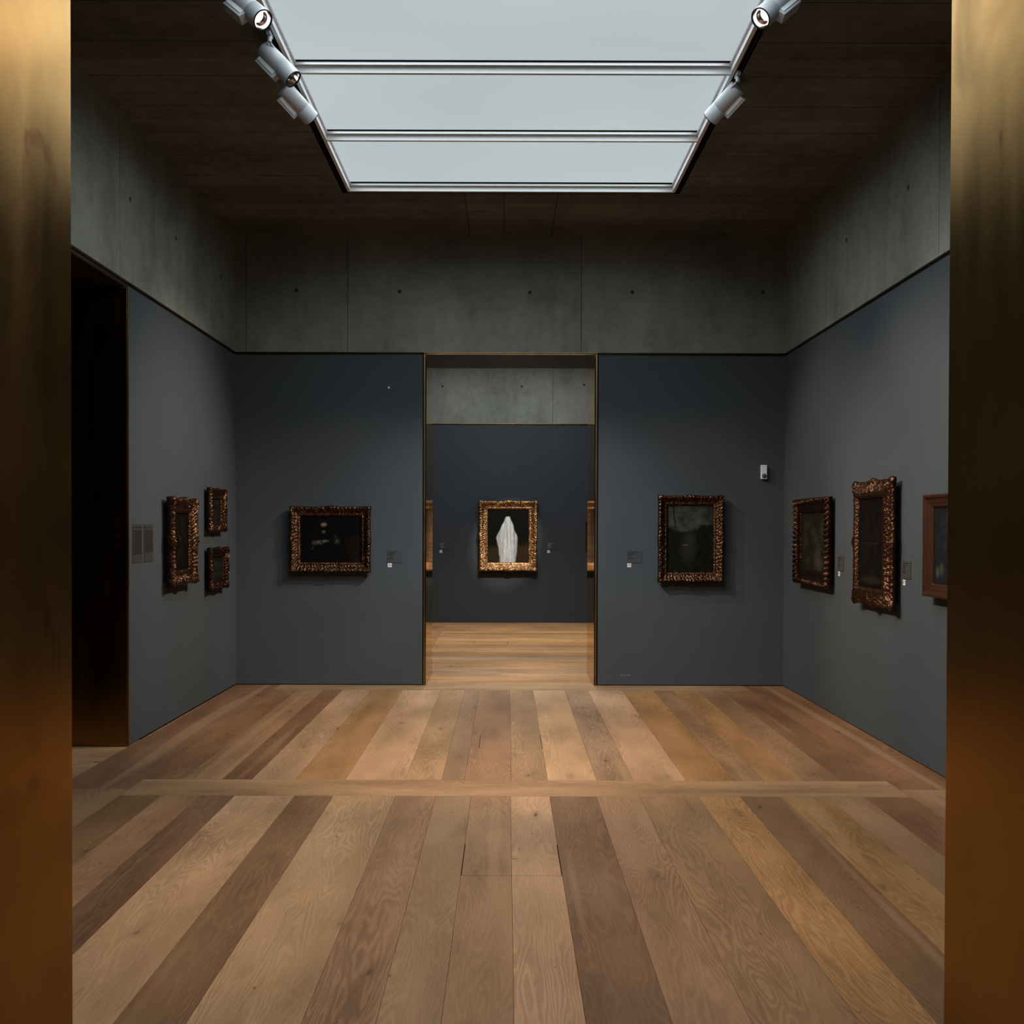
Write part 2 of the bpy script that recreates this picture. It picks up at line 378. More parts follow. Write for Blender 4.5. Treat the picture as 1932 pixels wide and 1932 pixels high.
for hi, h in enumerate(HATCH):
    e = empty('floor_hatch', ((h[0] + h[1]) / 2, (h[2] + h[3]) / 2, 0))
    tag(e, hl[hi], 'floor hatch', 'floor hatches')
    cs = []
    for (r, d, c, s) in lids[hi]:
        lx = 0.0042 if r[0] <= h[0] + 1e-6 else GAP; rx = 0.0042 if r[1] >= h[1] - 1e-6 else GAP
        cs.append((r, d, c, s, (lx, rx, 0.0012 if r[2] <= h[2] + 1e-6 else 0.0008, 0.0012 if r[3] >= h[3] - 1e-6 else 0.0008)))
    o = obj('lid', wood_mesh(cs, 0.0006, 0.012), M_FLOOR, e); o.location = (-e.location.x, -e.location.y, 0)
    cx, cy = e.location.x, e.location.y
    obj('slot', B((h[0] - cx, h[0] + .004 - cx, h[2] - cy, h[3] - cy, -.011, -.004)), M_BLACK, e)
    obj('slot', B((h[1] - .004 - cx, h[1] - cx, h[2] - cy, h[3] - cy, -.011, -.004)), M_BLACK, e)
    if hi == 0:
        o = obj('pull_tab', wood_mesh([((.033, .062, 5.253, 5.492), 'y', TINT['L'], 3.3, (0, 0, 0, 0))], 0.0022, 0.003), M_FLOOR, e); o.location = (-cx, -cy, 0)

# ------------------------------------------------------------------ walls
def concrete_band(parent, axis, plane, depth, u0, u1, joints, z0, z1, holes, inward):
    """band of cast concrete: panels split by joints, with tie holes; axis 'x' = plane of constant x"""
    g = 0.006; edges = [u0] + sorted(joints) + [u1]
    bm = bmesh.new()
    for a, b in zip(edges[:-1], edges[1:]):
        a2, b2 = a + (g / 2 if a != u0 else 0), b - (g / 2 if b != u1 else 0)
        p0, p1 = sorted((plane, plane - inward * depth))
        if axis == 'x': box(bm, p0, p1, a2, b2, z0, z1)
        else: box(bm, a2, b2, p0, p1, z0, z1)
    band = obj('concrete_band', bm, M_CONC, parent)
    bm = bmesh.new()
    q0, q1 = sorted((plane - inward * 0.02, plane - inward * depth * 0.98))
    for j in joints:
        if axis == 'x': box(bm, q0, q1, j - g / 2, j + g / 2, z0, z1)
        else: box(bm, j - g / 2, j + g / 2, q0, q1, z0, z1)
    if joints: obj('joint_filler', bm, M_BLACK, band)
    else: bm.free()
    for (u, z) in holes:
        bm = bmesh.new(); r = lathe(bm, [(0.021, 0.0), (0.021, 0.0012), (0.015, 0.0012), (0.013, 0.0004)], 20); cap(bm, r[-1])
        o = obj('tie_hole', bm, M_HOLE, band)
        n = Vector((inward, 0, 0)) if axis == 'x' else Vector((0, inward, 0))
        o.matrix_local = Matrix.Translation((plane, u, z) if axis == 'x' else (u, plane, z)) @ n.to_track_quat('Z', 'Y').to_matrix().to_4x4()
    return band
G0 = 0.010      # gap over the floor
ZP = 3.572      # top of the painted panels
def wall(name, label): return tag(empty(name), label, None, None, 'structure')
# back wall
OX0, OX1 = -0.912, 0.992
wb = obj('wall_back', B((XL - .3, OX0, D, DB, G0, ZP), (OX1, XR + .3, D, DB, G0, ZP)), M_WALL)
tag(wb, 'blue-grey painted end wall on both sides of the tall doorway', None, None, 'structure')
obj('plinth_gap', B((XL - .3, OX0, D + .02, DB - .02, 0, G0), (OX1, XR + .3, D + .02, DB - .02, 0, G0)), M_BLACK, wb)
obj('shadow_gap', B((XL - .3, OX0, D + .02, DB - .02, ZP, ZT), (OX1, XR + .3, D + .02, DB - .02, ZP, ZT)), M_BRONZE_DARK, wb)
obj('edge_strip', B((XL - .02, XR + .02, D + .001, D + .019, ZT - .009, ZT - .002)), M_BRONZE_DARK, wb)
concrete_band(wb, 'y', D, 0.95, XL - .3, XR + .3, [-2.825, -1.725, 0.802], ZT, ZC + .3, [(-2.281, 4.273), (-1.164, 4.262), (.243, 4.258), (1.352, 4.264), (2.767, 4.268)], -1)
# left wall with the side opening y 6.03..7.93
LO0, LO1 = 6.03, 7.93
wl = obj('wall_left', B((XL - .76, XL, LO1 + .02, D + .3, G0, ZP), (XL - .76, XL, NW1 - .3, LO0 - .02, G0, ZP)), M_WALL)
tag(wl, 'blue-grey painted left wall beside the dark side opening', None, None, 'structure')
obj('plinth_gap', B((XL - .74, XL - .02, LO1 + .02, D + .3, 0, G0), (XL - .74, XL - .02, NW1 - .3, LO0 - .02, 0, G0)), M_BLACK, wl)
obj('shadow_gap', B((XL - .74, XL - .025, NW1 - .3, D + .3, ZP, ZT)), M_BRONZE_DARK, wl)
concrete_band(wl, 'x', XL, 0.76, NW1 - .3, D + .3, [7.792, 8.554], ZT, ZC + .3, [(7.997, 4.255), (9.101, 4.263), (10.522, 4.27)], 1)
# right wall
wr = obj('wall_right', B((XR, XR + .5, NW1 - .3, D + .3, G0, ZP)), M_WALL)
tag(wr, 'blue-grey painted right wall hung with three paintings', None, None, 'structure')
obj('plinth_gap', B((XR + .02, XR + .48, NW1 - .3, D + .3, 0, G0)), M_BLACK, wr)
obj('shadow_gap', B((XR + .025, XR + .48, NW1 - .3, D + .3, ZP, ZT)), M_BRONZE_DARK, wr)
concrete_band(wr, 'x', XR, 0.5, NW1 - .3, D + .3, [7.154, 9.675, 10.907], ZT, ZC + .3, [(9.104, 4.267), (7.709, 4.268)], -1)
# near wall around the camera's opening
NX0, NX1 = -0.9425, 0.956
wf = obj('wall_front', B((XL - .76, NX0 - .04, NW0, NW1, 0, ZP), (NX1 + .04, XR + .5, NW0, NW1, 0, ZP), (XL - .76, XR + .5, NW0, NW1, ZT, ZC + .3)), M_WALL)
tag(wf, 'wall around the near opening the view looks through', None, None, 'structure')
# far room
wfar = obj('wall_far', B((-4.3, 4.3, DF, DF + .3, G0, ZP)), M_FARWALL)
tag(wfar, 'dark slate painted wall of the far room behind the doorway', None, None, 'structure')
obj('plinth_gap', B((-4.3, 4.3, DF + .02, DF + .28, 0, G0)), M_BLACK, wfar)
obj('shadow_gap', B((-4.3, 4.3, DF + .02, DF + .28, ZP, ZT)), M_BRONZE_DARK, wfar)
obj('edge_strip', B((-4.2, 4.2, DF - .004, DF + .02, ZT - .012, ZT)), M_BRASSEDGE, wfar)
concrete_band(wfar, 'y', DF, 0.3, -4.3, 4.3, [0.829], ZT, ZC + .3, [(-1.166, 4.273), (.267, 4.277), (1.394, 4.309)], -1)
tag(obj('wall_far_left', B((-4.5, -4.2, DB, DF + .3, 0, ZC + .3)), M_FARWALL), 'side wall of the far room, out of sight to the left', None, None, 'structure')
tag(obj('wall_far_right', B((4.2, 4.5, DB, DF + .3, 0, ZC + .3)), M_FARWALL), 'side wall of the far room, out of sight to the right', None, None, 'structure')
tag(obj('ceiling_far', B((-4.5, 4.5, DB, DF + .3, ZC, ZC + .3)), M_CEIL), 'concrete ceiling of the far room', None, None, 'structure')
# dark passage behind the side opening
tag(obj('wall_passage', B((-6.3, -6.2, 4.9, 9.1, 0, ZC), (-6.3, XL - .76, 8.6, 8.7, 0, ZC), (-6.3, XL - .76, 5.3, 5.4, 0, ZC), (-6.3, XL - .76, 5.3, 8.7, ZC, ZC + .1)), M_FARWALL), 'unlit passage walls behind the side opening', None, None, 'structure')
# ceiling with a slot for the skylight
SL = 0.052
cx0, cx1, cy0, cy1 = SX0 - SL, SX1 + SL, SY0 - SL, SY1 + .03
ceil = obj('ceiling', B((XL - .3, cx0, NW1 - .3, D + .3, ZC, ZC + .3), (cx1, XR + .3, NW1 - .3, D + .3, ZC, ZC + .3),
                        (cx0, cx1, NW1 - .3, cy0, ZC, ZC + .3), (cx0, cx1, cy1, D + .3, ZC, ZC + .3)), M_CEIL)
tag(ceil, 'board-marked brown concrete ceiling around the skylight', None, None, 'structure')
bm = B((cx0, cx1, cy0, cy1, ZC + .20, ZC + .22), (cx0, cx0 + .003, cy0, cy1, ZC + .002, ZC + .2), (cx1 - .003, cx1, cy0, cy1, ZC + .002, ZC + .2), (cx0, cx1, cy1 - .003, cy1, ZC + .002, ZC + .2))
obj('slot_lining', bm, M_BLACK, ceil)

# ------------------------------------------------------------------ bronze linings of the openings
def lining(name, label, x0, x1, y0, y1, mat, head=True, lip=True):
    """doorway lining across y; x0..x1 clear width"""
    e = tag(empty(name, ((x0 + x1) / 2, y0, 0)), label, None, None, 'structure')
    cx = (x0 + x1) / 2; t = 0.006
    for s, x in ((-1, x0), (1, x1)):
        a, b = sorted((x - cx, x - cx + s * t))
        j = obj('jamb', B((a, b, 0.004, y1 - y0, 0.004, ZP + .02), bevel=0.0012), mat, e)
        if lip:
            a, b = sorted((x - cx + s * .012, x - cx + s * .028)); obj('front_strip', B((a, b, -.006, .03, 0.003, ZP + .02), bevel=.002), M_BRASSEDGE, j)
            a, b = sorted((x - cx + s * .006, x - cx + s * .012)); a2, b2 = sorted((x - cx + s * .028, x - cx + s * .040))
            obj('joint', B((a, b, .012, .05, 0.002, ZP + .02), (a2, b2, .012, .05, 0.002, ZP + .02)), M_BLACK, j)
    if head:
        obj('head_panel', B((x0 - cx, x1 - cx, 0.004, y1 - y0, ZP + .014, ZP + .02)), mat, e)
        if lip: obj('head_strip', B((x0 - cx - .028, x1 - cx + .028, -.006, .02, ZT - .010, ZT), bevel=.002), M_BRASSEDGE, e)
    return e
lining('door_1', 'tall bronze-lined doorway in the end wall', -0.872, 0.950, D, DB, M_BRASS2)
lining('door_2', 'bronze cheeks of the near opening at both edges of the view', NX0, NX1, NW0, NW1, M_BRASS, False, False)
e = tag(empty('door_3', (XL, (LO0 + LO1) / 2, 0)), 'dark bronze-lined side opening in the left wall', None, None, 'structure')
hy = (LO1 - LO0) / 2
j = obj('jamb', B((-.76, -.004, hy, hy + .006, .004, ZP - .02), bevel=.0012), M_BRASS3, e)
obj('front_strip', B((-.016, .006, hy + .006, hy + .022, .003, ZP - .02), bevel=.002), M_BRASSEDGE, j)
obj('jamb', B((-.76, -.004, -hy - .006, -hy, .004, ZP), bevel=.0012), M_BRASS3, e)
obj('head_panel', B((-.76, -.03, -hy, hy, ZP - .006, ZP)), M_BRONZE_DARK, e)

# ------------------------------------------------------------------ skylight
sk = tag(empty('window_1', ((SX0 + SX1) / 2, (SY0 + SY1) / 2, ZC)), 'luminous milk-glass ceiling skylight in a silver frame', None, None, 'structure')
kx, ky = sk.location.x, sk.location.y
H = 0.056; GZ = 0.070        # local z above the frame's lower face
bars = SKY_BARS
hw = (SX1 - SX0) / 2
def rail(parts, nm):
    bm = bmesh.new()
    for p in parts: box(bm, *p)
    return obj(nm, bm, M_ALU, sk)
FL = 0.026      # side flange
for s in (-1, 1):
    a, b = sorted((s * hw, s * (hw - FL))); c, d = sorted((s * (hw - FL), s * (hw - FL - .014)))
    rail([(a, b, SY0 - ky, SY1 - ky, 0, H), (c, d, SY0 - ky, SY1 - ky, H - .010, H)], 'side_rail')
ix = hw - FL
def cross(y0, y1, nm):
    r = rail([(-ix, ix, y0 - ky, y1 - ky, 0, H), (-ix, ix, y0 - .034 - ky, y0 - ky, H - .004, H + .004), (-ix, ix, y0 - .036 - ky, y0 - .026 - ky, H - .014, H + .004)], nm)
    return r
for yb in bars:
    cross(yb - .004, yb + .024, 'cross_bar')
    obj('gap_shade', B((-ix, ix, yb + .024 - ky, yb + .058 - ky, H - .004, GZ), (-ix, ix, yb - .050 - ky, yb - .039 - ky, GZ - .007, GZ)), M_BLACK, sk)  # black strips stand in for the shaded gap between bar and glass
cross(SY1 - .03, SY1, 'end_rail')
obj('gap_shade', B((-ix, ix, SY1 - .076 - ky, SY1 - .065 - ky, GZ - .007, GZ)), M_BLACK, sk)
rail([(-ix, ix, SY0 - ky, SY0 + .06 - ky, 0, H)], 'end_rail')
ed = [SY0 + .06] + bars + [SY1 - .05]
for a, b in zip(ed[:-1], ed[1:]):
    obj('glass_panel', B((-ix - .004, ix + .004, a + .03 - ky, b - .03 - ky, GZ, GZ + .012)), M_GLASS, sk)
# lighting tracks in the slot beside the frame
for s, x, lab in ((-1, SX0 - .020, 'slim bronze lighting track along the left edge of the skylight'), (1, SX1 + .020, 'slim bronze lighting track along the right edge of the skylight')):
    e = empty('lighting_track', (x, ky, ZC)); tag(e, lab, 'lighting track', 'lighting tracks')
    L2 = (SY1 - SY0) / 2
    obj('channel', B((-.017, -.011, -L2, L2, .004, .045), (.011, .017, -L2, L2, .004, .045), (-.017, .017, -L2, L2, .039, .045)), M_BRONZE_DARK, e)
    obj('conductor_strip', B((-.011, .011, -L2, L2, .030, .039)), M_BLACK, e)

# ------------------------------------------------------------------ track spotlights
def spotlight(track_x, ty, front, axis, side, label, lamp_on, power, target, ang):
    """front: centre of the lens rim (m); axis: beam direction; side: where the gear box sits"""
    a = Vector(axis).normalized(); F0 = Vector(front); Lb = 0.285; R = 0.0605
    e = empty('track_spotlight', (track_x, ty, ZC)); tag(e, label, 'spotlight', 'track spotlights')
    T = Matrix.Translation(F0) @ frame_mat(a, side)
    W = Matrix.Translation(-e.location) @ T
    def part(nm, bm, mat, par=e, smooth=True):
        bm.transform(W); return obj(nm, bm, mat, par, smooth)
    bm = bmesh.new()
    r = lathe(bm, [(R - .012, -Lb), (R - .003, -Lb + .002), (R, -Lb + .008), (R, -.104), (R - .0012, -.1035), (R - .0012, -.1025), (R, -.102), (R, -.004)], 48)
    cap(bm, r[0]); body = part('body', bm, M_WHITE)
    bm = bmesh.new(); lathe(bm, [(R, -.004), (R, .001), (R - .003, .002), (R - .0065, .0005), (R - .0065, -.012)], 48); part('front_ring', bm, M_INK)
    bm = bmesh.new(); lathe(bm, [(R - .0065, -.008), (R - .010, -.03), (R - .020, -.052), (R - .026, -.056)], 48); rf = part('reflector', bm, M_CHROME)
    bm = bmesh.new(); r = lathe(bm, [(.036, -.055), (.030, -.050), (.012, -.046)], 40); cap(bm, r[-1]); part('lens', bm, M_LAMP if lamp_on else M_CHROME, rf)
    bm = bmesh.new(); box(bm, R - .018, R + .034, -.030, .030, -.262, -.092, bevel=.003); gb = part('gear_box', bm, M_WHITE, e, False)
    bm = bmesh.new(); box(bm, R - .012, R + .016, .0290, .0345, -.255, -.110, bevel=.001); box(bm, R - .012, R + .016, -.0345, -.0290, -.255, -.110, bevel=.001); part('cover_plate', bm, M_ALU, gb, False)
    # arm from the track to the body
    pb = T @ Vector((-R * .6, 0, -.19)) - e.location
    bm = bmesh.new(); tube(bm, (0, 0, -.055), pb, .0075); part_arm = obj('arm', bm, M_WHITE, e, True)
    bm = B((-.014, .014, -.045, .045, -.026, .002), bevel=.003); tube(bm, (0, 0, -.02), (0, 0, -.062), .014); obj('adapter', bm, M_WHITE, e)
    if power:
        l = spot('spotlight_beam', F0 + a * 0.012, Vector(target), power, WARM, ang, 0.75, .02)
    return e
def dirto(p, q): return (Vector(q) - Vector(p)).normalized()
SPOTS = []
def add_spot(*a): SPOTS.append(a)
MONK = (2.0, 11.0, 1.55); LAMPP = (-1.9, 11.0, 1.55)
import json
spotlight(-1.520, 5.98, (-1.379, 5.80, 4.559), (.65, -.40, -.65), (-.75, -.25, -.6), 'white track spotlight nearest the camera on the left track, its lamp face showing', True, 50, (3.0, 3.3, 1.0), 50)
spotlight(-1.520, 6.56, (-1.374, 6.60, 4.577), (.205, -.03, -.214), (-.75, .1, -.65), 'white track spotlight in the middle of the left track, rim half turned to view', False, 330, (3.0, 7.8, 1.5), 46)
spotlight(-1.520, 7.20, (-1.4105, 7.40, 4.643), dirto((-1.4105, 7.40, 4.643), MONK), (-.7, .12, -.64), 'white track spotlight farthest along the left track, turned away', False, 130, MONK, 30)
spotlight(1.590, 5.98, (1.421, 5.80, 4.577), (-.66, -.38, -.65), (.75, -.25, -.6), 'white track spotlight at the top of the right track, its lamp face showing', True, 60, (-2.9, 3.3, 1.0), 60)
spotlight(1.590, 7.12, (1.4555, 7.40, 4.654), dirto((1.4555, 7.40, 4.654), LAMPP), (.7, .12, -.64), 'white track spotlight on the right track, turned away toward the end wall', False, 130, LAMPP, 30)

# unseen lamps added along the track lines to brighten walls and floor; no fixtures
spot('unseen_lamp', (1.57, 8.9, 4.78), (-2.93, 9.3, 1.6), 560, WARM, 50, 1.0)
spot('unseen_lamp', (-1.50, 9.3, 4.78), (3.0, 9.7, 1.6), 340, WARM, 46, 1.0)
spot('unseen_lamp', (-1.50, 5.6, 4.78), (3.0, 6.9, 1.5), 380, WARM, 50, 1.0)
FLW = (1.0, .725, .47)  # warm colour of the lamps added to lift the floor
spot('unseen_lamp', (-1.50, 4.4, 4.78), (0.3, 8.8, 0), 400, FLW, 52, 1.0)
spot('unseen_lamp', (1.57, 4.4, 4.78), (-0.3, 8.8, 0), 400, FLW, 52, 1.0)
spot('unseen_lamp', (-1.50, 3.8, 4.78), (0.1, 5.3, 0), 150, FLW, 66, 1.0)
spot('unseen_lamp', (1.57, 3.8, 4.78), (-0.1, 5.3, 0), 150, FLW, 66, 1.0)
CW = (.84, .93, 1.0)  # cool colour of the lamps added for a pool around the doorway
spot('unseen_lamp', (-1.50, 8.4, 4.78), (.9, 11.1, 1.0), 420, CW, 44, 1.0)
spot('unseen_lamp', (1.57, 8.4, 4.78), (-.8, 11.1, 1.0), 420, CW, 44, 1.0)
# far room lamps, unseen and added
spot('far_unseen_lamp', (0.9, 14.6, 4.75), (0.03, 18.45, 1.57), 560, (1.0, .90, .76), 15.5, .55)
spot('far_unseen_lamp', (-0.8, 13.2, 4.75), (-0.9, 12.2, 0), 200, (1.0, .80, .52), 40, .9)
spot('far_unseen_lamp', (0.9, 13.2, 4.75), (0.95, 12.2, 0), 200, (1.0, .80, .52), 40, .9)
spot('far_unseen_lamp', (0.2, 14.8, 4.75), (0.0, 16.2, 0), 420, (1.0, .80, .55), 76, .9)

# ------------------------------------------------------------------ picture frames
def nz(x, y, z=0.0): return noise.noise(Vector((x, y, z)))
def carve(style, L, s, t, seed):
    """relief 0..1 at arc length s (m from the side's middle), t 0 outer .. 1 sight; L half length of side"""
    if style == 'plain': return 0.0
    if style == 'rope':
        if t > 0.42: return 0.0
        env = math.sin(PI * min(1, t / 0.42)) ** 0.7
        return env * (0.5 + 0.5 * math.sin(2 * PI * s / 0.052 + 4.5 * t)) * 1.0
    env = max(0.0, math.sin(PI * min(1.0, t / 0.74))) ** 0.6 if t < 0.74 else 0.0
    a = abs(math.sin(2 * PI * (s / 0.085) + 6.0 * t + 1.6 * nz(s * 9, t * 3, seed)))
    b = 0.5 + 0.8 * nz(s * 42, t * 6.5, seed + 4)
    c = 0.5 + 0.9 * nz(s * 90, t * 14, seed + 9)
    r = env * (0.55 * a * (0.4 + b) + 0.45 * b * c)
    if 0.86 < t < 0.93: r += 0.18 * (0.5 + 0.5 * math.sin(2 * PI * s / 0.018))
    return max(0.0, r)
PROF = {
    'carved': [(0, .0), (0, .62), (.07, .95), (.18, 1.0), (.34, .86), (.52, .60), (.70, .50), (.78, .56), (.84, .56), (.88, .42), (.94, .42), (1.0, .30), (1.0, .0)],
    'reverse': [(0, .0), (0, .38), (.06, .45), (.14, .46), (.24, .40), (.42, .62), (.62, .88), (.78, 1.0), (.86, 1.0), (.92, .8), (1.0, .66), (1.0, .0)],
    'rope': [(0, .0), (0, .70), (.06, .92), (.2, 1.0), (.36, .92), (.44, .66), (.48, .60), (.66, .50), (.72, .56), (.90, .46), (.94, .42), (1.0, .34), (1.0, .0)],
    'plain': [(0, .0), (0, .88), (.05, .97), (.18, 1.0), (.26, .94), (.30, .78), (.48, .66), (.60, .64), (.66, .54), (.82, .46), (.88, .46), (.92, .36), (1.0, .28), (1.0, .0)],
}
def prof_at(style, t):
    P = PROF['carved' if style == 'carved' else style]
    for (t0, h0), (t1, h1) in zip(P[1:-2], P[2:-1]):
        if t0 <= t <= t1: return h0 + (h1 - h0) * ((t - t0) / (t1 - t0) if t1 > t0 else 0)
    return P[-2][1]
def frame_mesh(W, Hh, rw, d0, d1, style, amp, seed, wob, cart):
    """front rail as a relief; local x right, z up, front at -y; d0 = rear of moulding, d1 = its depth"""
    bm = bmesh.new()
    ts = [0.0, .035, .07, .105, .14, .18, .22, .26, .30, .34, .38, .42, .45, .48, .52, .56, .60, .64, .68, .71, .74, .78, .82, .86, .89, .92, .95, 1.0]
    hw_, hh_ = W / 2, Hh / 2; iw, ih = hw_ - rw, hh_ - rw
    cor = [(-hw_, -hh_), (hw_, -hh_), (hw_, hh_), (-hw_, hh_)]; cin = [(-iw, -ih), (iw, -ih), (iw, ih), (-iw, ih)]
    nrm = [(0, -1), (1, 0), (0, 1), (-1, 0)]
    rows = []
    for k in range(4):
        o0, o1 = Vector(cor[k]), Vector(cor[(k + 1) % 4]); i0, i1 = Vector(cin[k]), Vector(cin[(k + 1) % 4])
        n_ = Vector(nrm[k]); L = (o1 - o0).length; N = max(24, int(L / 0.0055))
        for i in range(N):
            q = i / N; s = (q - .5) * L
            # swept outline: raised cartouches at corners and centres
            w_ = 0.0
            dc = min(abs(s), 9) ; de = L / 2 - abs(s)
            if cart: w_ = cart * (math.exp(-(dc / .06) ** 2) + 0.9 * math.exp(-(de / .055) ** 2)) + wob * (nz(s * 22, k * 3.1, seed) + .6 * nz(s * 60, k * 7.7, seed))
            row = []
            po, pi_ = o0.lerp(o1, q), i0.lerp(i1, q)
            for t in ts:
                p = po.lerp(pi_, t)
                h = prof_at(style, t) * d1
                mit = min(1.0, de / 0.02)
                h += carve(style, L / 2, s if style != 'rope' else s, t, seed + k * 5.3) * amp * 1.5
                if cart and t < .8:
                    bumpc = math.exp(-(dc / .045) ** 2) + math.exp(-(de / .05) ** 2)
                    h += bumpc * cart * 0.9 * math.sin(PI * min(1, (t + .15) / .8)) * (0.7 + .6 * nz(s * 70, t * 9, seed))
                off = n_ * w_ * (1 - t) ** 1.5 * (1.0 if de > .012 else .6)
                row.append((p.x + off.x, -(d0 + h), p.y + off.y))
            rows.append((row, (po.x + n_.x * w_ * .6, po.y + n_.y * w_ * .6), (pi_.x, pi_.y)))
    V = []
    for row, o, i_ in rows:
        vs = [bm.verts.new((o[0], -d0, o[1]))] + [bm.verts.new(c) for c in row] + [bm.verts.new((i_[0], -d0, i_[1]))]
        V.append(vs)
    n = len(V)
    for a in range(n):
        A, Bv = V[a], V[(a + 1) % n]
        for q in range(len(A) - 1): bm.faces.new((A[q], Bv[q], Bv[q + 1], A[q + 1]))
        bm.faces.new((A[0], A[-1], Bv[-1], Bv[0]))
    return bm
def canvas_mesh(w_, h_, y, fn, nx=70):
    bm = bmesh.new(); cl = bm.verts.layers.float_color.new('paint'); ny = max(8, int(nx * h_ / w_))
    g = []
    for j in range(ny + 1):
        for i in range(nx + 1):
            u, v = i / nx, j / ny
            vt = bm.verts.new(((u - .5) * w_, y, (v - .5) * h_)); vt[cl] = (*[max(0.0006, c * 0.38) for c in fn(u, v)], 1); g.append(vt)
    fs = []
    for j in range(ny):
        for i in range(nx):
            q = j * (nx + 1) + i; fs.append(bm.faces.new((g[q], g[q + 1], g[q + nx + 2], g[q + nx + 1])))
    r = bmesh.ops.extrude_face_region(bm, geom=fs)      # give the stretched canvas its thickness
    for e in r['geom']:
        if isinstance(e, bmesh.types.BMVert): e.co.y += 0.012
    return bm
def picture(label, loc, rz, W, Hh, rw, back, depth, style, mat, fn, amp=.010, cart=.012, wob=.004, seed=1.0, inset=.045, group='framed paintings', liner=True):
    e = empty('framed_painting', loc, rz); tag(e, label, 'painting', group)
    obj('frame', frame_mesh(W, Hh, rw, back, depth, style, amp, seed, wob, cart), mat, e, True)
    obj('backing_board', B((-W / 2 + inset, W / 2 - inset, -back - .004, 0.0, -Hh / 2 + inset, Hh / 2 - inset)), M_WOODB, e)
    sw, sh = W - 2 * rw, Hh - 2 * rw
    obj('canvas', canvas_mesh(sw + .01, sh + .01, -back - depth * (.18 if style != 'reverse' else .5), fn), M_CANVAS, e)
    return e
def sm(a, b, x):
    t = max(0.0, min(1.0, (x - a) / (b - a))); return t * t * (3 - 2 * t)
def lerp3(a, b, f): return tuple(a[i] + (b[i] - a[i]) * f for i in range(3))
def blob(c, col, u, v, cu, cv, ru, rv, f=1.0, soft=.5):
    d = math.hypot((u - cu) / ru, (v - cv) / rv); return lerp3(c, col, f * (1 - sm(1 - soft, 1 + soft * .3, d)))
# generic canvases: tonal compositions only
def art_pale(u, v):
    c = lerp3((.035, .024, .012), (.004, .0035, .003), sm(.24, .36, v + .03 * nz(u * 9, v * 9)))
    c = lerp3(c, (.05, .02, .010), .7 * sm(.66, .9, u) * (1 - sm(.3, .45, v)) * (.6 + nz(u * 14, v * 14)))
    # a pale hanging drape, full in the middle, on the dark ground
    e = .485 + .012 * math.sin(v * 9)
    P_ = ((0, .19), (.12, .20), (.30, .235), (.46, .26), (.58, .20), (.70, .135), (.78, .085), (.85, .055), (.87, .03))
    hw2 = .03
    for (a0, h0), (a1, h1) in zip(P_[:-1], P_[1:]):
        if a0 <= v <= a1: hw2 = h0 + (h1 - h0) * (v - a0) / (a1 - a0)
    hw2 += .018 * nz(v * 9, 2.0 + (u > e) * 5)
    if v < .865:
        f = 1 - sm(hw2 - .015, hw2 + .012, abs(u - e)); fold = .74 + .42 * nz(u * 24, v * 2.0, 5) + .12 * nz(u * 60, v * 9)
        if abs(u - e) > .155: fold *= .72
        c = lerp3(c, tuple(k * fold for k in (.84, .90, .93)), f)
    return tuple(q * 1.32 for q in c)
def art_lampless(u, v):
    c = (.006, .005, .004)
    c = lerp3(c, (.03, .016, .010), sm(.76, .92, u) * (1 - sm(.5, .62, v)) * (.5 + .6 * nz(u * 12, v * 12)))
    c = blob(c, (.42, .33, .17), u, v, .385, .815, .055, .045, .9); c = blob(c, (.26, .22, .15), u, v, .385, .66, .032, .032, .8)
    for (a, b, ru, rv, k) in ((.30, .43, .09, .055, .22), (.40, .46, .08, .03, .28), (.22, .42, .04, .05, .12), (.60, .45, .05, .07, .11), (.58, .56, .03, .03, .10), (.20, .31, .02, .02, .14)):
        g = k * (.75 + 1.1 * nz(u * 24, v * 24, 3)); c = blob(c, (g, g * .93, g * .82), u, v, a, b, ru, rv, .9, .8)
    return c
def art_landscape(u, v):
    n_ = nz(u * 5, v * 9, 1) + .5 * nz(u * 14, v * 22, 2)
    sky = tuple(k * (1 + .8 * n_) for k in (.085, .082, .072)); land = tuple(k * (1 + .7 * nz(u * 9, v * 9, 4)) for k in (.014, .013, .009))
    hz = .66 + .10 * sm(.62, .74, u) - .05 * sm(0, .3, u) + .03 * nz(u * 11, 1.0)
    c = lerp3(land, sky, sm(hz - .02, hz + .02, v))
    tr = abs(u - (.20 + .06 * math.sin(v * 5))); c = lerp3(c, (.012, .011, .008), (1 - sm(.008, .02, tr)) * sm(.6, .7, v))
    c = blob(c, (.050, .046, .032), u, v, .44, .36, .20, .26, .75, .7); c = blob(c, (.060, .054, .038), u, v, .52, .5, .14, .16, .5, .8)
    c = blob(c, (.22, .20, .17), u, v, .40, .405, .06, .012, .7)
    return c
def art_dark(seed, base, hi, spots=()):
    def fn(u, v):
        n_ = nz(u * 4 + seed, v * 4, seed) + .6 * nz(u * 13, v * 11 + seed, seed)
        c = lerp3(base, hi, max(0, min(1, .25 + .8 * n_)) * sm(0, .25, u) * sm(0, .2, v) * sm(0, .2, 1 - u) * sm(0, .2, 1 - v))
        for (a, b, ru, rv, col, f) in spots: c = blob(c, col, u, v, a, b, ru, rv, f, .8)
        return c
    return fn
BW = D; LW, RWX = PI / 2, -PI / 2
picture('wide ornate gilt painting with a small yellow patch, left of the doorway', (-1.897, BW, 1.582), 0, .862, .708, .108, .042, .066, 'carved', M_GOLD, art_lampless, seed=2.0, cart=.010)
picture('upright ornate gilt painting with a cloudy grey sky, right of the doorway', (1.982, BW, 1.598), 0, .700, .930, .106, .042, .066, 'carved', M_GOLD, art_landscape, seed=3.0, cart=.010)
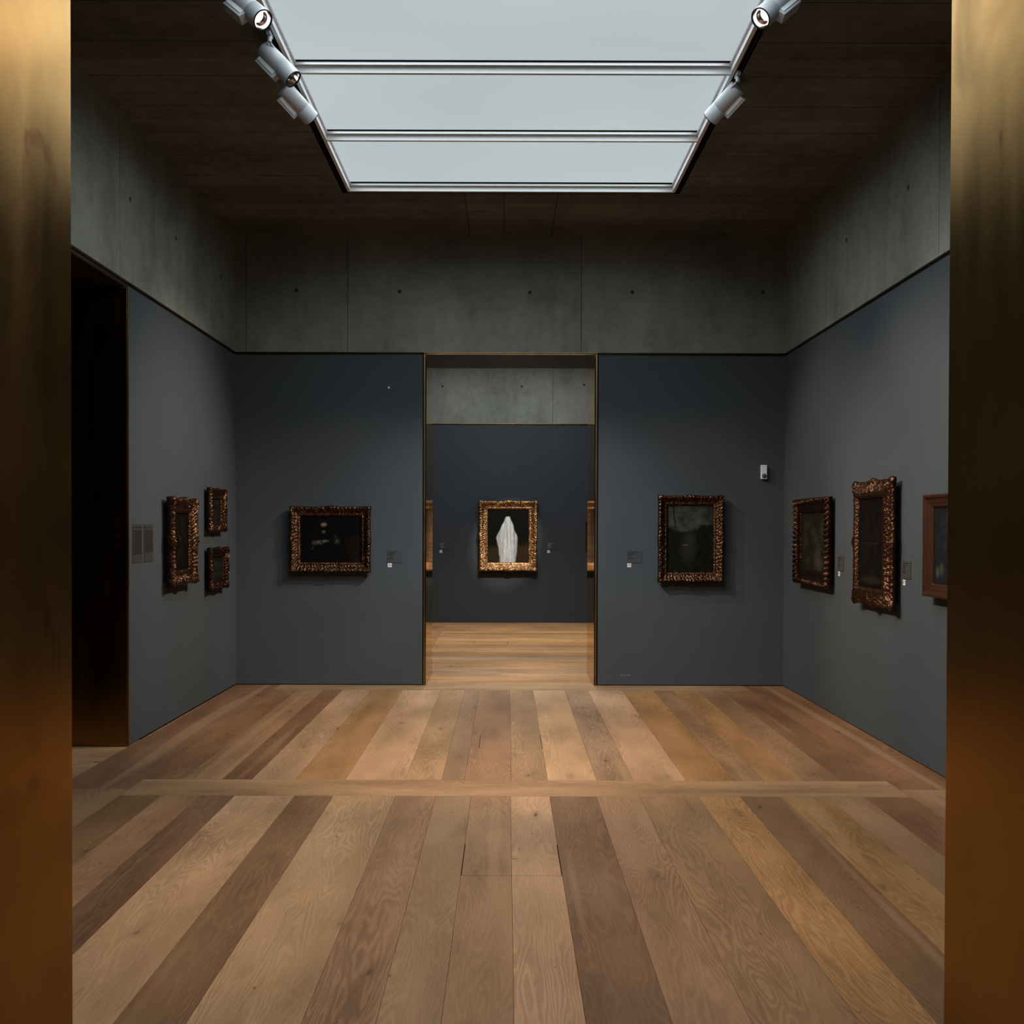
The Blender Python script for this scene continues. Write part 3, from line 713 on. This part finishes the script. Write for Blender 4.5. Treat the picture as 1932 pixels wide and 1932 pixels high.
picture('brightly lit gilt painting with a tall white shape, seen through the doorway', (.027, DF, 1.571), 0, 1.050, 1.275, .160, .050, .080, 'carved', M_GOLDB, art_pale, seed=4.0, amp=.020, cart=.016, wob=.007)
picture('small dark framed picture half hidden by the right doorpost, on the far wall', (1.72, DF, 1.571), 0, .58, .541, .075, .030, .040, 'carved', M_GOLD2, art_dark(2, (.01, .008, .006), (.04, .03, .02)), seed=5.0, cart=0, amp=.006)
picture('large deep-framed dark painting on the left wall beside the two text panels', (XL, 9.064, 1.582), LW, .676, .756, .128, .040, .062, 'carved', M_GOLD, art_dark(3, (.006, .005, .004), (.03, .018, .010), ((.45, .55, .03, .06, (.09, .07, .04), .8), (.45, .32, .04, .03, (.06, .05, .03), .6))), seed=6.0, amp=.012, cart=.016)
picture('small gilt picture on the left wall, upper of the stacked pair by the corner', (XL, 10.205, 1.877), LW, .556, .430, .108, .030, .045, 'carved', M_GOLD, art_dark(5, (.015, .015, .013), (.045, .04, .034)), seed=7.0, amp=.010, cart=.006)
picture('small dark carved picture on the left wall, lower of the stacked pair by the corner', (XL, 10.235, 1.297), LW, .600, .410, .095, .030, .045, 'carved', M_GOLD2, art_dark(6, (.018, .018, .015), (.05, .048, .040)), seed=8.0, amp=.013, cart=.012)
picture('dark rope-edged painting with misty grey-green canvas, on the right wall nearest the corner', (XR, 9.895, 1.583), RWX, 1.080, .845, .140, .028, .052, 'rope', [M_GOLD2], art_dark(7, (.03, .024, .015), (.085, .082, .062), ((.7, .14, .2, .14, (.12, .115, .085), .7),)), seed=9.0, amp=.016, cart=0)
picture('tall heavily carved gilt painting with near black canvas between two labels, right wall', (XR, 8.206, 1.594), RWX, .860, 1.000, .140, .050, .060, 'reverse', M_GOLDR, art_dark(8, (.010, .006, .005), (.022, .014, .010), ((.5, .09, .5, .05, (.06, .035, .025), .7), (.5, .5, .4, .006, (.05, .04, .03), .6))), seed=10.0, amp=.013, cart=.020, wob=.008, inset=.06)
picture('plain stepped wood framed painting on the right wall, cut off by the bronze edge', (XR, 6.784, 1.592), RWX, .800, .706, .090, .030, .060, 'plain', M_FRAMEWOOD, art_dark(9, (.020, .024, .026), (.055, .06, .062), ((.10, .16, .05, .08, (.16, .16, .14), .8), (.2, .2, .06, .1, (.12, .12, .10), .7))), seed=11.0, amp=0, cart=0)

# ------------------------------------------------------------------ wall labels, stickers, text panels
def text_bars(bm, x0, x1, z, h, y, seg, rnd):
    x = x0
    while x < x1 - .002:
        w_ = min(rnd.uniform(seg * .5, seg * 1.6), x1 - x); box(bm, x, x + w_, y - .0006, y, z - h / 2, z + h / 2); x += w_ + h * .45
def label_card(label, loc, rz, w_, h_, mat, ink, seed=1, lines=((.78, .86), (.66, .62), (.56, .44), (.46, .38), (.30, .58), (.22, .40))):
    rnd = random.Random(seed); e = empty('wall_label', loc, rz); tag(e, label, 'label', 'painting labels')
    obj('card', B((-w_ / 2, w_ / 2, -.005, 0, -h_ / 2, h_ / 2), bevel=.0008), mat, e)
    bm = bmesh.new()
    for (fz, fx) in lines: text_bars(bm, -w_ / 2 + .011, -w_ / 2 + .011 + (w_ - .022) * fx * rnd.uniform(.8, 1), (fz - .5) * h_ + .012, .0055, -.005, .012, rnd)
    obj('printed_text', bm, ink, e)
    return e
def sticker(label, loc, rz, s=.042):
    e = empty('sticker', loc, rz); tag(e, label, 'sticker', 'white pictogram stickers')
    obj('square', B((-s / 2, s / 2, -.003, 0, -s / 2, s / 2), bevel=.0012), M_STICK, e)
    bm = bmesh.new(); r = s * .34; seg = 28; pr = [(-r * .55, r), (-r * .55, r)]
    ring = []
    for k in range(seg + 1):
        a = -0.35 * PI + 1.7 * PI * k / seg
        ring.append([bm.verts.new((q * math.cos(a), -.0036, q * math.sin(a))) for q in (r * .55, r)] + [bm.verts.new((q * math.cos(a), -.0028, q * math.sin(a))) for q in (r * .55, r)])
    for A, C in zip(ring[:-1], ring[1:]):
        bm.faces.new((A[0], A[1], C[1], C[0])); bm.faces.new((A[1], A[3], C[3], C[1])); bm.faces.new((A[0], C[0], C[2], A[2]))
    obj('pictogram', bm, M_GREYD, e)
    return e
LWd, LHt = .162, .134
label_card('grey text label on the end wall between the lamp-lit painting and the doorway', (-1.214, D, 1.3965), 0, LWd, LHt, M_PLATE, M_INK, 1)
sticker('white sticker under the grey label left of the doorway', (-1.266, D, 1.302), 0)
label_card('grey text label on the end wall between the doorway and the cloudy sky painting', (1.385, D, 1.403), 0, LWd, LHt, M_PLATE, M_INK, 2)
sticker('white sticker under the grey label right of the doorway', (1.331, D, 1.309), 0)
label_card('dark label with pale print on the far wall, left of the white shape painting', (-1.130, DF, 1.388), 0, LWd, LHt, M_PLATED, M_INKW, 3)
sticker('white sticker on the far wall, left of the white shape painting', (-1.190, DF, 1.287), 0, .046)
label_card('dark label with pale print on the far wall, right of the white shape painting', (.816, DF, 1.391), 0, LWd, LHt, M_PLATED, M_INKW, 4)
sticker('white sticker on the far wall, right of the white shape painting', (.761, DF, 1.290), 0, .046)
label_card('grey label on the right wall between the rope-edged and the heavily carved paintings', (XR, 9.196, 1.399), RWX, LWd, LHt, M_PLATEW, M_INK, 5)
sticker('white sticker on the right wall beside the rope-edged painting', (XR, 9.240, 1.303), RWX)
label_card('grey label on the right wall between the heavily carved and the plain stepped paintings', (XR, 7.679, 1.400), RWX, LWd, LHt, M_PLATEW, M_INK, 6)
sticker('white sticker on the right wall beside the heavily carved painting', (XR, 7.728, 1.303), RWX)
label_card('faint label right of the stacked pair on the left wall, upper one', (XL, 10.70, 1.440), LW, LWd, LHt, M_PLATE, M_INK, 7)
sticker('white sticker by the corner on the left wall, upper of two', (XL, 10.805, 1.418), LW, .040)
label_card('faint label right of the stacked pair on the left wall, lower one', (XL, 10.70, 1.275), LW, LWd, LHt, M_PLATE, M_INK, 8)
sticker('white sticker by the corner on the left wall, lower of two', (XL, 10.805, 1.252), LW, .040)
def text_panel(label, y0, y1, nl, seed, last):
    rnd = random.Random(seed); e = empty('text_panel', (XL, (y0 + y1) / 2, 1.575), LW); tag(e, label, 'text panel', 'wall text panels')
    w_, h_ = y1 - y0, .306
    obj('card', B((-w_ / 2, w_ / 2, -.004, 0, -h_ / 2, h_ / 2), bevel=.0008), M_PANEL, e)
    bm = bmesh.new(); text_bars(bm, -w_ / 2 + .012, w_ / 2 - .012 if seed == 1 else .03, h_ / 2 - .026, .0075, -.004, .02, rnd)
    obj('heading', bm, M_INK, e)
    bm = bmesh.new(); z = h_ / 2 - .050
    for i in range(nl):
        x1 = w_ / 2 - rnd.uniform(.012, .024)
        if i == nl - 1: x1 = -w_ / 2 + .012 + last
        text_bars(bm, -w_ / 2 + .012, x1, z, .0042, -.004, .014, rnd); z -= .0081
    obj('body_text', bm, M_INK, e)
text_panel('grey text panel on the left wall, the one next to the dark opening', 8.032, 8.247, 25, 1, .02)
text_panel('grey text panel on the left wall, the one next to the deep-framed painting', 8.284, 8.500, 23, 2, .12)

# ------------------------------------------------------------------ small wall fittings
e = empty('motion_sensor', (2.779, D, 2.3215)); tag(e, 'small white motion sensor high on the end wall near the right corner', 'sensor')
obj('housing', B((-.031, .031, -.045, 0, -.0755, .0755), bevel=.004), M_STICK, e)
bm = bmesh.new(); r = lathe(bm, [(.025, 0), (.025, .004), (.019, .010), (.010, .013)], 28); cap(bm, r[-1])
bm.transform(Matrix.Translation((0, -.044, -.042)) @ Matrix.Rotation(PI / 2, 4, 'X')); obj('lens', bm, M_GREYD, e, True)
bm = bmesh.new(); r = lathe(bm, [(.011, 0), (.011, .004), (.008, .006)], 20); cap(bm, r[-1])
bm.transform(Matrix.Rotation(PI / 2, 4, 'X')); o = obj('wall_button', bm, M_STICK); o.location = (-1.280, D, 3.224); tag(o, 'tiny white round button high on the end wall left of the doorway', 'button')
cu = bpy.data.curves.new('room_number', 'FONT'); cu.body = '001.05.024'; cu.size = .026; cu.align_x = 'CENTER'; cu.extrude = .0004; cu.materials.append(M_INKW)
_t = bpy.data.objects.new('room_number', cu); COL.objects.link(_t); bpy.context.view_layer.update()
_me = bpy.data.meshes.new_from_object(_t.evaluated_get(bpy.context.evaluated_depsgraph_get())); bpy.data.objects.remove(_t)
o = bpy.data.objects.new('room_number', _me); COL.objects.link(o); o.location = (1.296, D - .0006, .105); o.rotation_euler = (PI / 2, 0, 0)
tag(o, 'tiny pale room number lettered low on the end wall right of the doorway', 'lettering')
